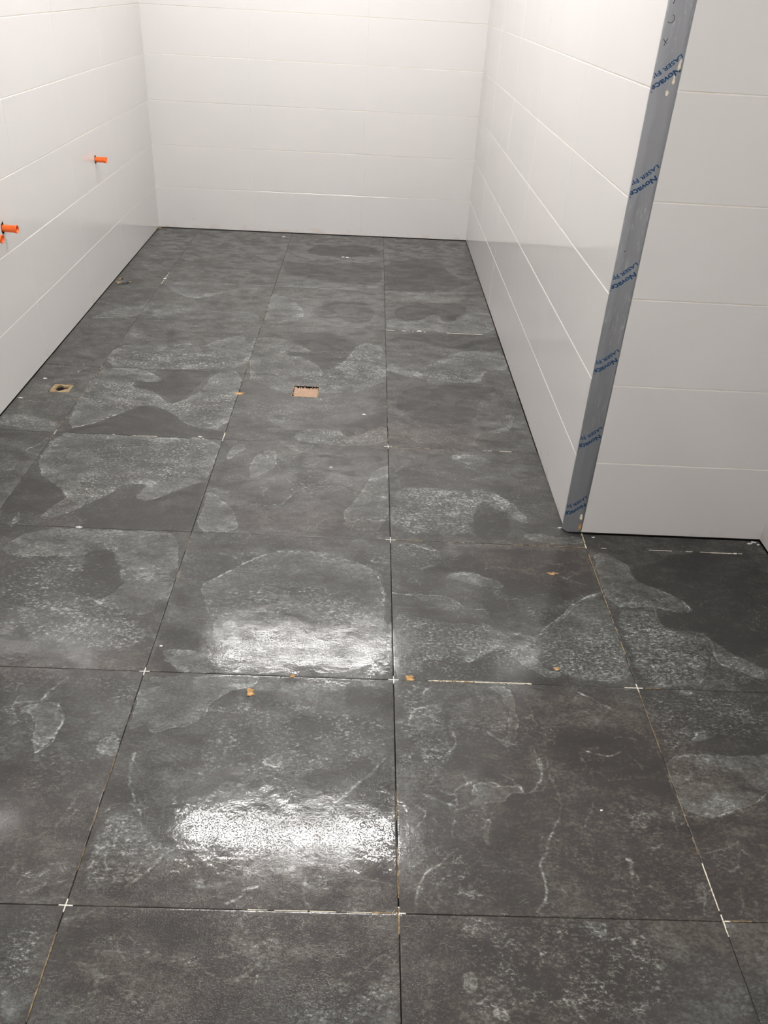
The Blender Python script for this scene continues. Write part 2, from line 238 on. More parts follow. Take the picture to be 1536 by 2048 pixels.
# slate pattern: L light, M pale, D dark, S speckled, V vein, N strong vein, K crack or curved gap painted dark (points in mm), O brown tint (centre and radii in mm)
TRACE = """
D -886,1424 -874,1463 -794,1475 -817,1408 -809,1377 -774,1365 -709,1417 -650,1487 -608,1501 -604,1383 -598,1207 -717,1208 -818,1205 -910,1203 -956,1256 -976,1314 -930,1347
D -1193,1537 -1022,1387 -1047,1328 -1093,1246 -1131,1169 -1147,1132 -1209,1296 -1199,1399
L -1199,1802 -1060,1805 -974,1806 -851,1804 -598,1802 -605,1654 -610,1513 -694,1450 -746,1388 -780,1367 -810,1379 -814,1408 -794,1475 -876,1468 -902,1401 -966,1324 -1003,1272 -1081,1228 -1047,1328 -1022,1387 -1195,1543
S -1071,1637 -1025,1768 -860,1790 -666,1802 -620,1677 -631,1533 -777,1476 -875,1425 -969,1334 -1025,1413 -1014,1524
D -1069,1712 -1025,1768 -872,1789 -841,1733 -899,1652 -899,1604 -1014,1642
D -1035,2279 -1032,2297 -971,2273 -929,2288 -933,2326 -1011,2388 -847,2426 -734,2403 -768,2310 -788,2189 -812,2106 -855,2086 -921,2175 -1022,2230
L -1211,2338 -1175,2415 -1029,2405 -949,2333 -929,2300 -958,2278 -1030,2289 -1034,2220 -955,2204 -901,2144 -853,2078 -812,2106 -750,2210 -734,2403 -616,2435 -601,2177 -604,1883 -738,1891 -833,2012 -933,2078 -1019,1978 -1095,1884 -1173,1834 -1203,2034
D -1167,1835 -1095,1884 -1019,1978 -933,2078 -833,2012 -780,1943 -738,1891 -609,1875 -607,1821 -851,1804 -1194,1805
N -1169,1842 -1095,1886 -1047,1938 -1020,1981
V -933,2078 -881,2022 -803,1992
V -877,1919 -766,1938 -732,1891 -692,1881 -609,1875
S -1204,2312 -1047,2244 -951,2188 -845,2071 -729,2163 -606,2259 -599,1976 -752,1932 -917,2095 -1026,2007 -1196,2034
L -1210,2655 -1099,2669 -968,2661 -914,2735 -834,2678 -792,2751 -705,2850 -656,2846 -652,2759 -597,2751 -605,2464 -847,2426 -1022,2405 -1205,2420
S -1205,2554 -960,2625 -657,2623 -616,2491 -987,2410 -1190,2441
V -1203,2660 -1099,2669
L -1206,3582 -979,3604 -686,3637 -669,3491 -792,3400 -826,3443 -824,3495 -899,3398 -993,3328 -1131,3446
M -1153,3145 -1092,3259 -923,3179 -818,3169 -631,3171 -615,3037 -799,3047 -1046,3036 -1142,3023
M -1434,2957 -1364,3114 -1211,3214 -1154,3303 -1164,3195 -1213,3012 -1363,2991
M -1416,4005 -1328,4056 -1346,4089 -1448,4182
M -1417,3969 -1334,3949 -1231,3832 -1291,3756 -1386,3838
N -1251,2406 -1298,2349 -1252,2333 -1208,2329
M -1447,1927 -1377,1941 -1218,1900 -1215,1830 -1284,1817 -1414,1838
N -1217,1763 -1229,1710 -1271,1662 -1197,1632
M -1210,2805 -1178,2899 -1121,2861 -1146,2769
L -596,1447 -546,1398 -492,1330 -470,1263 -466,1216 -597,1198 -593,1384
L -573,1681 -561,1759 -528,1788 -511,1751 -535,1710 -562,1646
L -1142,1186 -1151,1280 -1135,1272 -1129,1206
O -1634 3283 279 181
D -485,4249 -438,4493 -351,4489 -327,4434 -200,4560 -111,4515 -13,4414 -150,4235
D -597,3994 -495,4100 -389,4030 -169,4123 -14,4186 -11,3716 -179,3720 -374,3782 -551,3817
M -604,3590 -464,3704 -179,3720 -7,3701 -2,3626 -214,3622 -428,3603
L -604,3501 -495,3404 -421,3253 -406,3178 -441,3073 -594,3016 -602,3279
D -395,3257 -278,3382 -135,3432 -44,3309 -78,3100 -163,3076 -233,3152 -317,3115
D -471,2859 -405,2936 -208,2917 -124,2839 -181,2602 -195,2551 -266,2476 -315,2547 -365,2619 -446,2629 -447,2680 -354,2681 -344,2703 -366,2732
L -582,2844 -493,2834 -441,2786 -365,2722 -343,2693 -361,2670 -447,2680 -446,2625 -365,2619 -315,2547 -266,2476 -195,2551 -124,2839 4,2790 -1,2275 -557,2214 -631,2794
S -234,2760 -4,2811 -4,2326 -283,2261 -494,2272 -499,2449 -266,2476
D -179,1931 -135,1993 -2,2128 -3,1999 -69,1928 -101,1889 -158,1870
L -158,1870 -107,1882 -3,1999 -2,1810 -255,1800 -351,1831 -326,1917 -198,1929
S -535,2042 -461,2035 -429,1979 -267,1995 -204,2061 -211,2219 -415,2180 -546,2134
S -325,1903 -198,1929 -10,1962 -5,1824 -318,1808
D 7,4190 176,4257 285,4315 353,4216 395,3944 549,3871 398,3720 334,3634 106,3628 3,3657
M 2,3597 202,3659 447,3728 445,3492 314,3472 147,3447 10,3454
D 45,3322 155,3420 286,3468 421,3432 443,3381 368,3238 355,3186 284,3163 281,3251 238,3271 181,3186 93,3136 51,3193
L 8,3161 69,3195 110,3139 181,3174 247,3273 282,3265 285,3176 354,3173 375,3265 457,3329 566,3345 556,3043 343,3026 6,3004
D 6,2969 562,3020 560,2807 403,2777 309,2808 168,2877 22,2925
L 169,2566 253,2675 321,2756 405,2798 564,2776 555,2592 474,2564 436,2559 406,2425 294,2413 148,2432 105,2482
M 2,2605 79,2594 152,2526 163,2434 97,2445 39,2493 1,2508
S 107,2520 229,2554 463,2601 429,2428 148,2432
D 56,2298 146,2378 455,2395 465,2361 411,2269 368,2199 349,2071 262,2003 129,2005 65,2089 33,2164
V 73,2241 82,2201 52,2087 36,2010
V 71,2059 76,1999 110,2018 132,2080 166,2068
V 465,2361 413,2286 368,2199 366,2104 332,2040
V 41,1910 66,1885 74,1844
V 85,1886 116,1848
V 326,1841 324,1895 357,1954
L 470,2114 484,2070 463,2008 406,1981 377,1956 409,1948 487,1989 507,2134
O 124 1890 225 112
L 217,1752 269,1776 336,1763 387,1716 298,1684 240,1729
V 17,1611 35,1649 54,1669 89,1642 174,1649 232,1630 264,1585 363,1617
V 113,1632 202,1627 241,1595
S 3,1496 108,1527 223,1514 342,1534 402,1462 434,1370 346,1374 317,1466 288,1411 261,1307 256,1249 0,1231
M 3,1496 108,1527 223,1514 342,1534 402,1462 396,1419 346,1374 317,1466 288,1411 261,1307 256,1249 0,1231
L 340,1523 402,1462 452,1341 427,1319 381,1387 350,1458
D 274,1378 317,1466 354,1395 391,1377 371,1229 264,1222
L -486,1664 -446,1731 -411,1747 -394,1697 -392,1624 -423,1586 -448,1549 -471,1547
V -393,1636 -369,1602 -393,1519 -417,1430 -430,1355
N -399,1368 -340,1383 -324,1448 -295,1439
L -6,1670 -54,1617 -72,1557 -94,1466 -126,1400 -149,1346 -137,1249 -5,1249 -1,1658
V -121,1241 -117,1289 -91,1321 -64,1333
N -75,1322 -53,1304 -4,1317
V -402,1259 -385,1222
V -369,1242 -340,1216
O -277 1278 254 105
O 59 1870 224 97
M -378,1789 -299,1803 -254,1787 -305,1718 -356,1752
V -505,1810 -458,1835 -394,1827 -383,1775 -316,1782 -267,1799
V -185,1630 -166,1584
S -358,1580 -184,1594 -205,1425 -343,1414
L -1132,1093 -1067,1187 -889,1200 -668,1197 -636,1163 -621,1102 -608,1003 -685,982 -742,947 -768,1009 -818,1106 -859,1095 -887,1059 -973,1053 -1020,1050 -1089,1054
D -859,1095 -818,1106 -764,1034 -762,970 -740,940 -749,901 -786,870 -835,881 -884,923 -871,1003 -887,1059
K -802,861 -756,894 -748,932
L -745,940 -685,982 -607,995 -600,896 -602,859 -636,828 -662,806 -719,823 -804,854 -759,886
D -663,813 -642,835 -607,862 -605,830 -633,818
S -1117,1052 -981,1078 -768,1009 -773,856 -627,808 -615,664 -963,646
M -1003,871 -817,853 -641,793 -622,676 -767,681 -945,710
O -657 631 137 77
O -894 590 90 64
N -814,495 -803,534 -775,572
V -809,493 -789,529 -778,561
L -777,344 -802,396 -798,416 -827,455 -858,469 -813,493 -777,492 -750,453 -744,423 -752,403 -750,373 -767,358
N -773,489 -751,459 -743,433 -749,403 -749,369 -774,345
V -775,344 -769,321 -742,304 -714,296 -687,299 -664,293
N -855,449 -877,479 -855,491 -816,493
L -653,363 -647,387 -611,406 -598,342 -616,339 -640,347
S -772,561 -717,592 -630,573 -601,552 -604,497 -656,489 -719,519
V -885,437 -860,433 -842,424
V -866,556 -825,553 -813,565
V -909,532 -897,555 -870,545
V -664,129 -673,167 -655,216 -651,250
V -692,466 -657,463
S -900,478 -836,492 -775,382 -837,409
D -591,769 -565,770 -545,758 -481,741 -468,716 -475,684 -523,687 -569,666 -535,619 -526,596 -581,605 -597,640
L -575,672 -553,689 -518,681 -473,671 -337,629 -330,611 -519,602 -536,625 -565,648
L -531,945 -507,970 -469,1004 -449,1030 -406,1074 -370,1102 -332,1122 -261,1127 -201,1131 -134,1101 -83,1070 -48,1047 -29,992 -19,930 -22,885 -12,695 -30,663 -98,653 -431,673 -504,872
N -507,970 -469,1004 -449,1030 -406,1074 -370,1102
V -370,1102 -332,1122 -261,1127 -201,1131 -134,1101
N -48,1047 -29,992 -19,930 -22,893
D -295,944 -240,971 -200,935 -168,877 -156,806 -190,777 -234,761 -274,814 -271,886
D -322,685 -294,706 -229,703 -99,709 -60,686 -98,665 -211,685 -312,667
S -500,902 -300,999 -34,899 -21,759 -30,656 -434,636
V -135,1144 -121,1172 -111,1195 -85,1206
V -436,1039 -450,1088 -509,1101
S -131,1171 -7,1180 -4,1042 -58,1055
S -518,871 -463,904 -414,643 -476,640
L -592,581 -520,590 -325,600 -329,571 -376,551 -398,539 -425,510 -434,472 -442,451 -484,429 -516,418 -544,409 -558,436 -569,435 -598,414 -594,492 -602,541 -579,545 -551,560
K -601,411 -551,407 -515,413 -467,440 -439,457 -435,499
D -112,558 -104,575 -5,586 -5,475 -30,501 -95,514 -107,508 -115,535
M -464,570 -220,587 -117,581 -116,541 -105,508 -174,505 -233,536 -307,555 -380,551
S -451,498 -378,540 -256,529 -114,503 -11,465 -12,374 -90,333 -198,293 -341,288 -419,321
L -294,339 -271,364 -234,373 -247,351 -248,327 -282,331
V -249,370 -196,362 -166,359 -139,345
N -23,359 -50,321 -89,279 -124,243 -143,213
D -23,359 -5,327 -7,189 -143,209 -89,275 -53,316
N -564,354 -565,312 -554,269 -532,223
N -587,201 -573,222 -546,223 -518,207 -514,191
V -561,128 -581,109 -578,76
V -575,109 -559,109 -529,129 -524,148 -542,167
N -432,121 -453,113 -458,91 -486,58 -506,40
V -489,58 -499,75 -487,90
V -560,102 -549,74 -553,53
V -601,177 -583,185 -554,178 -535,155
S -596,161 -581,201 -509,195 -481,149 -442,120 -466,83 -506,40 -591,35 -582,87
M -596,161 -581,201 -509,195 -481,149 -442,120 -466,83 -506,40 -591,35 -582,87
V -281,82 -297,63 -334,52 -367,44 -402,47
N -264,47 -285,40 -297,19 -315,12
V -703,38 -696,62 -665,81 -625,86
V -710,15 -670,32 -634,44 -615,51
V -662,121 -667,147 -659,171 -645,203
V -715,62 -730,104 -737,141
V -779,159 -772,183
V -642,160 -631,133 -614,123
V -285,71 -296,60 -324,52 -369,44
V -270,75 -266,68 -240,65
N -176,63 -177,32 -173,19 -160,6
V -176,60 -162,43 -131,47 -118,51
V -80,68 -55,67 -23,61 -4,54
V -315,15 -291,23 -284,36 -263,47
V -515,-84 -499,-79 -486,-83 -451,-85 -415,-93 -385,-97 -361,-104 -330,-114 -305,-125 -282,-129 -269,-124 -251,-101
V -188,-97 -205,-100 -228,-101 -248,-98
M -312,-64 -299,-48 -288,-42 -258,-44 -191,-61 -155,-63 -140,-72 -142,-81 -170,-94 -188,-97 -250,-89 -268,-84
V -542,-81 -532,-66 -534,-57 -499,-56 -487,-80
V -599,-100 -526,-104 -517,-119 -508,-130 -506,-146 -489,-159 -465,-164
V -506,-146 -514,-157 -531,-166 -525,-176
V -508,-121 -489,-126 -477,-121 -455,-117
V -597,-25 -564,-17 -539,1
S -596,-28 -543,-26 -489,-71 -552,-58
S -454,-164 -434,-156 -410,-163 -410,-190 -436,-195
S -715,-12 -617,-9 -610,-59 -643,-203
M -664,-147 -635,-157 -595,-202 -643,-203
V -111,-115 -82,-109 -62,-103 -42,-85 -24,-75 -6,-93
S -167,-136 -134,-122 -88,-118 -53,-120 -7,-119 -5,-191 -190,-194 -176,-164
M -134,-124 -88,-118 -81,-151 -121,-152
M -42,-134 -7,-127 -8,-155 -30,-158
V -60,-39 -51,-58 -51,-70 -65,-79
V -187,-33 -162,-45 -143,-60
O -244 41 187 50
O -113 -62 108 77
L 150,1035 196,1055 246,1054 283,1028 320,1006 328,990 269,987 202,1006
V 262,1063 289,1082 340,1081 397,1055 448,1058 497,1083
N -4,947 43,938 91,941 139,940 171,927 193,898 215,881 277,892
V -5,894 23,881 89,884 135,880 201,880
M 43,934 139,936 184,905 201,884 135,884 90,907
V 288,980 302,942 344,933 376,954
N 368,747 382,781 423,832 467,870 489,908 529,940 558,965 596,979
V 489,908 485,938 461,967 402,960
V 225,842 251,822 285,803 311,791 335,772 364,753
V 473,1115 517,1105 528,1085 549,1061
V 496,1049 532,1027 574,1013
V 61,1030 70,1006 83,983
L -5,872 131,822 233,828 301,783 340,745 365,701 380,665 432,636 383,628 352,651 314,686 277,736 238,708 205,681 173,667 101,682 70,674 76,625 -8,615
S -5,872 131,822 233,828 301,783 340,745 365,701 380,665 428,618 159,605 -8,615
D 74,668 123,695 208,675 258,728 285,729 322,680 357,651 372,616 202,607 109,615 77,637
M 373,754 433,839 487,900 554,965 595,975 606,878 605,727 600,621 458,620 436,637 383,677 367,714
S 378,781 542,803 614,760 600,621 458,620 378,652
V 19,1146 25,1182 51,1193 118,1170 126,1127 98,1090
V 57,1046 108,1074 170,1104 203,1141
L 51,1184 103,1192 143,1163 122,1153 81,1172
S -1,1189 135,1199 148,1085 47,1045 -3,1059
O 463 1149 162 83
D 193,1140 310,1175 590,1185 593,1031 529,963 493,931 461,967 401,956 349,930 307,981 329,998 274,1035 197,1063 76,1031
L 225,594 284,594 288,531 289,483 277,425 262,400 243,404 223,428 202,450 158,450 155,461 195,460 221,448 238,424 258,430 268,477 270,520 264,564 240,574
V 199,584 201,555 227,534 250,524
S 8,575 49,583 74,578 120,529 117,419 139,410 111,341 91,313 96,277 54,302 10,337 2,465
M 71,522 120,529 117,419 139,410 111,341 91,313 63,339 47,416 12,424 15,519
N 68,549 74,572 99,588
N 33,472 42,499 63,516 87,517
N 40,559 53,571 49,589
N 134,440 139,410 130,390 114,379
V 14,508 34,498 21,466 5,465
N 125,278 141,292 171,304 193,298 208,303 222,295
N 274,275 289,280 312,307 320,330
V 320,330 314,363 313,407
N 274,275 253,310
V 253,310 226,327
L 171,302 193,301 213,286 256,301 275,279 240,269 220,251 186,241 157,236 144,248 167,258 183,271 153,270
N 52,271 80,255 122,239
N 89,281 110,267 128,269 126,243
N 47,232 62,224 56,204 38,183
V 70,134 68,168 80,200
N 110,169 115,193 124,227 143,236
L 174,195 194,212 186,175 186,144 174,155
S 129,239 202,255 192,196 139,186 119,201
V 289,483 318,463 343,443
V 315,578 324,528 326,484 344,448
N 450,581 465,570 494,549 518,531
V 431,549 444,572 465,573
N 432,397 449,388 487,384 510,400
V 510,400 534,386 543,362 564,354
V 508,440 537,444 558,432
V 412,396 433,316
V 463,317 501,319 550,330
O 413 499 186 114
O 422 267 215 138
D 348,428 430,483 587,464 601,251 464,290 416,325 350,350
M 124,524 223,574 267,531 268,477 238,429 210,458 156,472 140,420 121,419
N 31,6 35,45 46,70 57,88 80,98 95,118 119,138
V 68,5 77,50 89,82 107,107 132,127
N 21,98 34,98 48,111
N 257,10 276,28 283,52 280,91 277,112 293,128
N 293,128 306,167 336,216
V 336,216 351,258 339,310 336,380
V 385,197 399,230 423,239
N 454,125 466,118
V 460,111 453,81 447,46
S 50,91 152,131 182,95 159,11 46,8
S 116,-57 97,-60 104,-10 139,-6 327,-4 464,-4 461,-182 104,-189 118,-153 111,-113 135,-98 113,-84 109,-66
S 201,-7 464,-4 461,-182 177,-188
D 113,-48 142,-35 192,-70 252,-75 290,-127 267,-155 183,-143 147,-101 114,-72
N 291,-138 290,-155 298,-171 305,-179
L 333,-4 380,-6 380,-32 360,-39 343,-17
L 108,-114 123,-102 134,-113 132,-136 111,-136
L 159,-152 174,-162 183,-184 155,-179 152,-157
M 114,-3 170,-5 154,-41 116,-48
O 214 -128 177 85
D 707,1105 799,1136 893,1205 1173,1206 1020,781 922,717 869,760 858,807 822,826 757,825 733,842 731,899 738,922 782,910 829,905 841,928 826,958 780,1002 728,1031 706,1062
L 622,1187 689,1156 718,1105 706,1062 728,1031 780,1002 826,958 840,924 824,905 782,910 738,922 710,928 657,910 616,938 607,984 607,1073
V 706,1062 728,1031 780,1002 826,958
N 826,958 839,921 818,901 782,910
V 710,928 736,926 732,885 738,842
V 756,822 804,828 846,813 851,772 823,705 784,641 747,610
V 830,712 866,689 897,653 935,627
L 701,587 740,589 737,606 706,602
M 608,907 733,907 738,842 756,822 832,812 834,738 784,641 743,610 623,610 619,727
S 587,899 733,907 756,822 846,772 784,641 708,608 607,615
L 832,812 865,773 897,735 977,675 956,625 895,671 839,700 834,738
S 999,945 1063,934 1035,816 990,870
L 417,1256 430,1271 467,1269 509,1258 596,1264 598,1220 513,1220 444,1225
S 600,557 659,588 924,589 868,450 831,438 744,465 697,442 653,405 615,409 615,491
L 677,432 710,459 740,475 759,461 717,443
L 613,389 683,402 799,396 867,409 834,326 807,298 757,257 684,237 644,227 597,251 597,322
V 807,298 761,257 722,243 684,237
V 596,234 640,227 656,240
V 534,183 543,216 566,233 582,225
V 580,242 577,208 576,184
O 703 192 102 62
V 615,143 660,154 689,167 696,175
V 689,147 678,117 653,105
V 608,229 636,226 651,239
V 657,80 660,52 642,14
V 718,168 748,165
L 451,129 467,126 457,99 455,118
V 461,118 455,81 446,46
V 473,40 481,20
N 503,157 521,150 535,162
V 591,71 570,9
K -1407,3523 -1390,3518 -1379,3537 -1377,3572
K -1407,3532 -1392,3526 -1381,3545 -1379,3581
K -1407,3511 -1387,3505 -1374,3529 -1376,3573
K -1444,3583 -1436,3603 -1421,3596
K -1448,3596 -1439,3616 -1424,3609 -1425,3591
O 470 204 434 302
O -708 177 176 179
O -221 46 311 79
O -402 -103 251 141
O 620 95 232 152
O 172 -116 169 126
O 444 1104 243 128
"""

# ------------------------------------------------------------------ floor: slate-look tiles, pattern traced in floor millimetres
T = 0.6025
def wall_left_x(y): return -1.443 - (y - 1.915) * 0.0104
BACK_Y = lambda x: 4.716 + (x + 1.472) * 0.0296
shapes = []
for ln in TRACE.strip().splitlines():
    a = ln.split()
    if a[0] == 'O': shapes.append(('O', [float(q)/1000 for q in a[1:]]))
    else: shapes.append((a[0], np.array([[float(c)/1000 for c in q.split(',')] for q in a[1:]])))
def seg_dist(P, pts, closed):
    d = np.full(len(P), 9.0); n = len(pts)
    for i in range(n if closed else n-1):
        a = pts[i]; b = pts[(i+1) % n]; ab = b - a; L = (ab**2).sum() + 1e-12
        t = np.clip(((P - a) @ ab) / L, 0, 1)
        d = np.minimum(d, np.hypot(*(P - a - t[:,None]*ab).T))
    return d
def inside(P, pts):
    r = np.zeros(len(P), bool); n = len(pts)
    for i in range(n):
        x1, y1 = pts[i]; x2, y2 = pts[(i+1) % n]
        if y1 == y2: continue
        c = ((y1 > P[:,1]) != (y2 > P[:,1])) & (P[:,0] < (x2-x1)*(P[:,1]-y1)/(y2-y1) + x1)
        r ^= c
    return r
def smooth_line(pts, closed):
    """corner cutting so that the traced outlines run in curves"""
    for _ in range(1 if closed else 2):
        n = len(pts); q = []
        for i in range(n if closed else n-1):
            a = pts[i]; b = pts[(i+1) % n]; q += [a*.75+b*.25, a*.25+b*.75]
        if not closed: q = [pts[0]] + q + [pts[-1]]
        pts = np.array(q)
    return pts
shapes = [(k, s if k == 'O' else smooth_line(s, k in 'LMDS')) for k, s in shapes]
fr = np.random.RandomState(12)
def crinkle(pts, amp):
    for _ in range(3):
        d = np.diff(pts, axis=0); L = np.hypot(*d.T); n = np.column_stack([-d[:,1], d[:,0]])
        keep = L > .004; mid = (pts[:-1]+pts[1:])/2 + n*(fr.randn(len(d))*amp)[:,None]
        q = [pts[0]]
        for i in range(len(d)):
            if keep[i]: q.append(mid[i])
            q.append(pts[i+1])
        pts = np.array(q)
    return pts
more = []
for k, s in shapes:
    if k not in 'VN': more.append((k, s)); continue
    s = crinkle(s, .16); more.append((k, s))
    # fine side branches and a broken companion line, as in cleft slate
    L = np.hypot(*np.diff(s, axis=0).T).sum()
    for _ in range(int(L/.05)):
        i = fr.randint(1, len(s)-1); d = s[i]-s[i-1]; a = math.atan2(d[1], d[0]) + fr.choice([-1,1])*fr.uniform(.3,1.1)
        q = [s[i]]
        for _ in range(fr.randint(3,6)):
            a += fr.uniform(-.5,.5); q.append(q[-1] + np.array([math.cos(a), math.sin(a)])*fr.uniform(.005,.011))
        more.append(('V', crinkle(np.array(q), .15)))
    if len(s) > 8 and fr.rand() < .7:
        i0 = fr.randint(0, len(s)//2); i1 = i0 + len(s)//3
        more.append(('V', crinkle(s[i0:i1] + fr.uniform(-.007,.007,2), .2)))
shapes = more
def fields(P):
    N = len(P); F = {k: np.full(N, v) for k, v in (('SL',-.06),('SM',-.06),('SD',-.06),('SS',-.06),('WM',0.),('VD',.06),('ND',.06),('KD',.06))}
    if N == 0: return F
    lo = P.min(0) - .06; hi = P.max(0) + .06
    for k, s in shapes:
        if k == 'O':
            F['WM'] += np.exp(-(((P[:,0]-s[0])/s[2])**2 + ((P[:,1]-s[1])/s[3])**2)); continue
        if (s.min(0) > hi).any() or (s.max(0) < lo).any(): continue
        m = ((P > s.min(0)-.06) & (P < s.max(0)+.06)).all(1)
        if not m.any(): continue
        Q = P[m]; d = seg_dist(Q, s, k in 'LMDS')
        if k in 'LMDS':
            d = np.where(inside(Q, s), d, -d); key = {'L':'SL','M':'SM','D':'SD','S':'SS'}[k]
            F[key][m] = np.maximum(F[key][m], np.clip(d, -.06, .06))
        else:
            key = {'V':'VD','N':'ND','K':'KD'}[k]; d = d + (.0028 if k == 'K' and s[0][1] < 3 else 0); F[key][m] = np.minimum(F[key][m], d)
    F['SP'] = np.clip((F.pop('SS') + .03) / .06, 0, 1); F['SP'] = F['SP']**2*(3-2*F['SP'])
    return F
DRAIN = (-.3852, 2.2030, -.2835, 2.3060)          # rectangular cut-out
OUTLET = (-1.3420, 2.1440, -1.2620, 2.2200)       # square cut-out beside the left wall
G = .0009
V, FA, MI = [], [], []
attrs = {k: [] for k in ('SL','SM','SD','SP','WM','VD','ND','KD')}; TOFF = []
nv = 0
def add_grid(xs, ys, holes, zf, toff):
    global nv
    X, Y = np.meshgrid(xs, ys, indexing='ij'); nx, ny = X.shape
    P = np.stack([X.ravel(), Y.ravel()], 1)
    lx = wall_left_x(P[:,1]) + .0025; P[:,0] = np.maximum(P[:,0], lx)
    by = BACK_Y(P[:,0]) - .004; P[:,1] = np.minimum(P[:,1], by)
    Z = zf(P[:,0], P[:,1]).copy()
    idx = np.arange(nx*ny).reshape(nx, ny)
    edge = np.zeros((nx, ny), bool); edge[0] = edge[-1] = True; edge[:,0] = edge[:,-1] = True
    Z[edge.ravel()] -= .00015
    V.append(np.column_stack([P, Z]))
    a = idx[:-1,:-1].ravel(); b = idx[1:,:-1].ravel(); c = idx[1:,1:].ravel(); d = idx[:-1,1:].ravel()
    quads = np.column_stack([a,b,c,d])
    cen = (P[a] + P[c]) / 2; keep = np.hypot(*(P[a]-P[c]).T) > 1e-5
    ok = (np.abs(P[a]-P[c]).min(1) > 1e-6); keep &= ok
    for h in holes: keep &= ~((cen[:,0] > h[0]) & (cen[:,0] < h[2]) & (cen[:,1] > h[1]) & (cen[:,1] < h[3]))
    FA.append(quads[keep] + nv); MI.append(np.zeros(keep.sum(), int))
    F = fields(P)
    for k in attrs: attrs[k].append(F[k])
    TOFF.append(np.tile(toff, (nx*ny, 1)))
    # skirt
    ring = list(idx[:,0]) + list(idx[-1,1:]) + list(idx[-2::-1,-1]) + list(idx[0,-2:0:-1])
    ring = np.array(ring); RP = np.column_stack([P[ring], Z[ring]]); RB = RP.copy(); RB[:,2] -= .008
    base = nv + nx*ny; n = len(ring); V.append(RB)
    i = np.arange(n); j = (i+1) % n
    FA.append(np.column_stack([ring[i]+nv, base+i, base+j, ring[j]+nv])); MI.append(np.zeros(n, int))
    for k in attrs: attrs[k].append(F[k][ring])
    TOFF.append(np.tile(toff, (n, 1)))
    nv = base + n
rs = np.random.RandomState(3)
for i in range(-3, 2):
    for j in range(-5, 8):
        x0, x1, y0, y1 = i*T+G, (i+1)*T-G, j*T+G, (j+1)*T-G
        x0 = max(x0, -1.50); x1 = min(x1, 1.170)
        if j == 7: y1 = 4.80
        if i == 1: 
            if j > 2: continue
            if j == 2: y1 = 1.279
            x1 = 1.173
        if i == 0 and j > 2: x1 = .5505
        if i == 0 and j == 2: x1 = T-G
        res = .3 if j < -1 else (.0038, .0026, .0026, .0032, .0042, .0060, .0065, .009, .009)[j+1]
        if i == -3 and j == 5: res = .0035
        def lin(a, b, extra=()):
            n = max(1, int(math.ceil((b-a-.003)/res)))
            return np.unique(np.round(np.concatenate([[a, b], np.linspace(a+.0012, b-.0012, n+1), [e for e in extra if a < e < b]]), 6))
        holes = [h for h in (DRAIN, OUTLET) if h[0] > x0 and h[2] < x1 and h[1] > y0 and h[3] < y1]
        xs = lin(x0, x1, [q for h in holes for q in (h[0], h[2])]); ys = lin(y0, y1, [q for h in holes for q in (h[1], h[3])])
        cx, cy = (x0+x1)/2, (y0+y1)/2
        a, b, c = rs.uniform(-.0003,.0003), rs.uniform(-.0009,.0009), rs.uniform(-.0009,.0009)
        add_grid(xs, ys, holes, lambda X, Y, a=a, b=b, c=c: a + b*(X-cx) + c*(Y-cy) + .0, rs.uniform(-9, 9, 3))
# mortar bed under the tiles
def add_quad(p, mi):
    global nv
    V.append(np.array(p, float)); FA.append(np.array([[0,1,2,3]]) + nv); MI.append(np.array([mi]))
    for k in attrs: attrs[k].append(np.full(4, -.06))
    TOFF.append(np.zeros((4,3))); nv += 4
add_quad([(-1.62,-3.0,-.0085),(1.30,-3.0,-.0085),(1.30,4.9,-.0085),(-1.62,4.9,-.0085)], 1)
for h in (DRAIN, OUTLET):                          # cut edges of the two openings
    c = [(h[0],h[1]),(h[2],h[1]),(h[2],h[3]),(h[0],h[3])]
    for k in range(4):
        a, b = c[k], c[(k+1)%4]
        add_quad([(*a,-.0003),(*b,-.0003),(*b,-.0086),(*a,-.0086)], 0)
VV = np.concatenate(V); FF = np.concatenate(FA); MM = np.concatenate(MI)
me = bpy.data.meshes.new('floor')
me.vertices.add(len(VV)); me.vertices.foreach_set('co', VV.astype(np.float32).ravel())
me.loops.add(len(FF)*4); me.loops.foreach_set('vertex_index', FF.astype(np.int32).ravel())
me.polygons.add(len(FF)); me.polygons.foreach_set('loop_start', np.arange(0, len(FF)*4, 4, dtype=np.int32))
me.polygons.foreach_set('loop_total', np.full(len(FF), 4, np.int32))
me.polygons.foreach_set('material_index', MM.astype(np.int32))
me.update(calc_edges=True)
for k in attrs:
    at = me.attributes.new(k, 'FLOAT', 'POINT'); at.data.foreach_set('value', np.concatenate(attrs[k]).astype(np.float32))
at = me.attributes.new('toff', 'FLOAT_VECTOR', 'POINT'); at.data.foreach_set('vector', np.concatenate(TOFF).astype(np.float32).ravel())
tag(link('floor', me, [M_FLOOR, M_BED]), kind='structure')

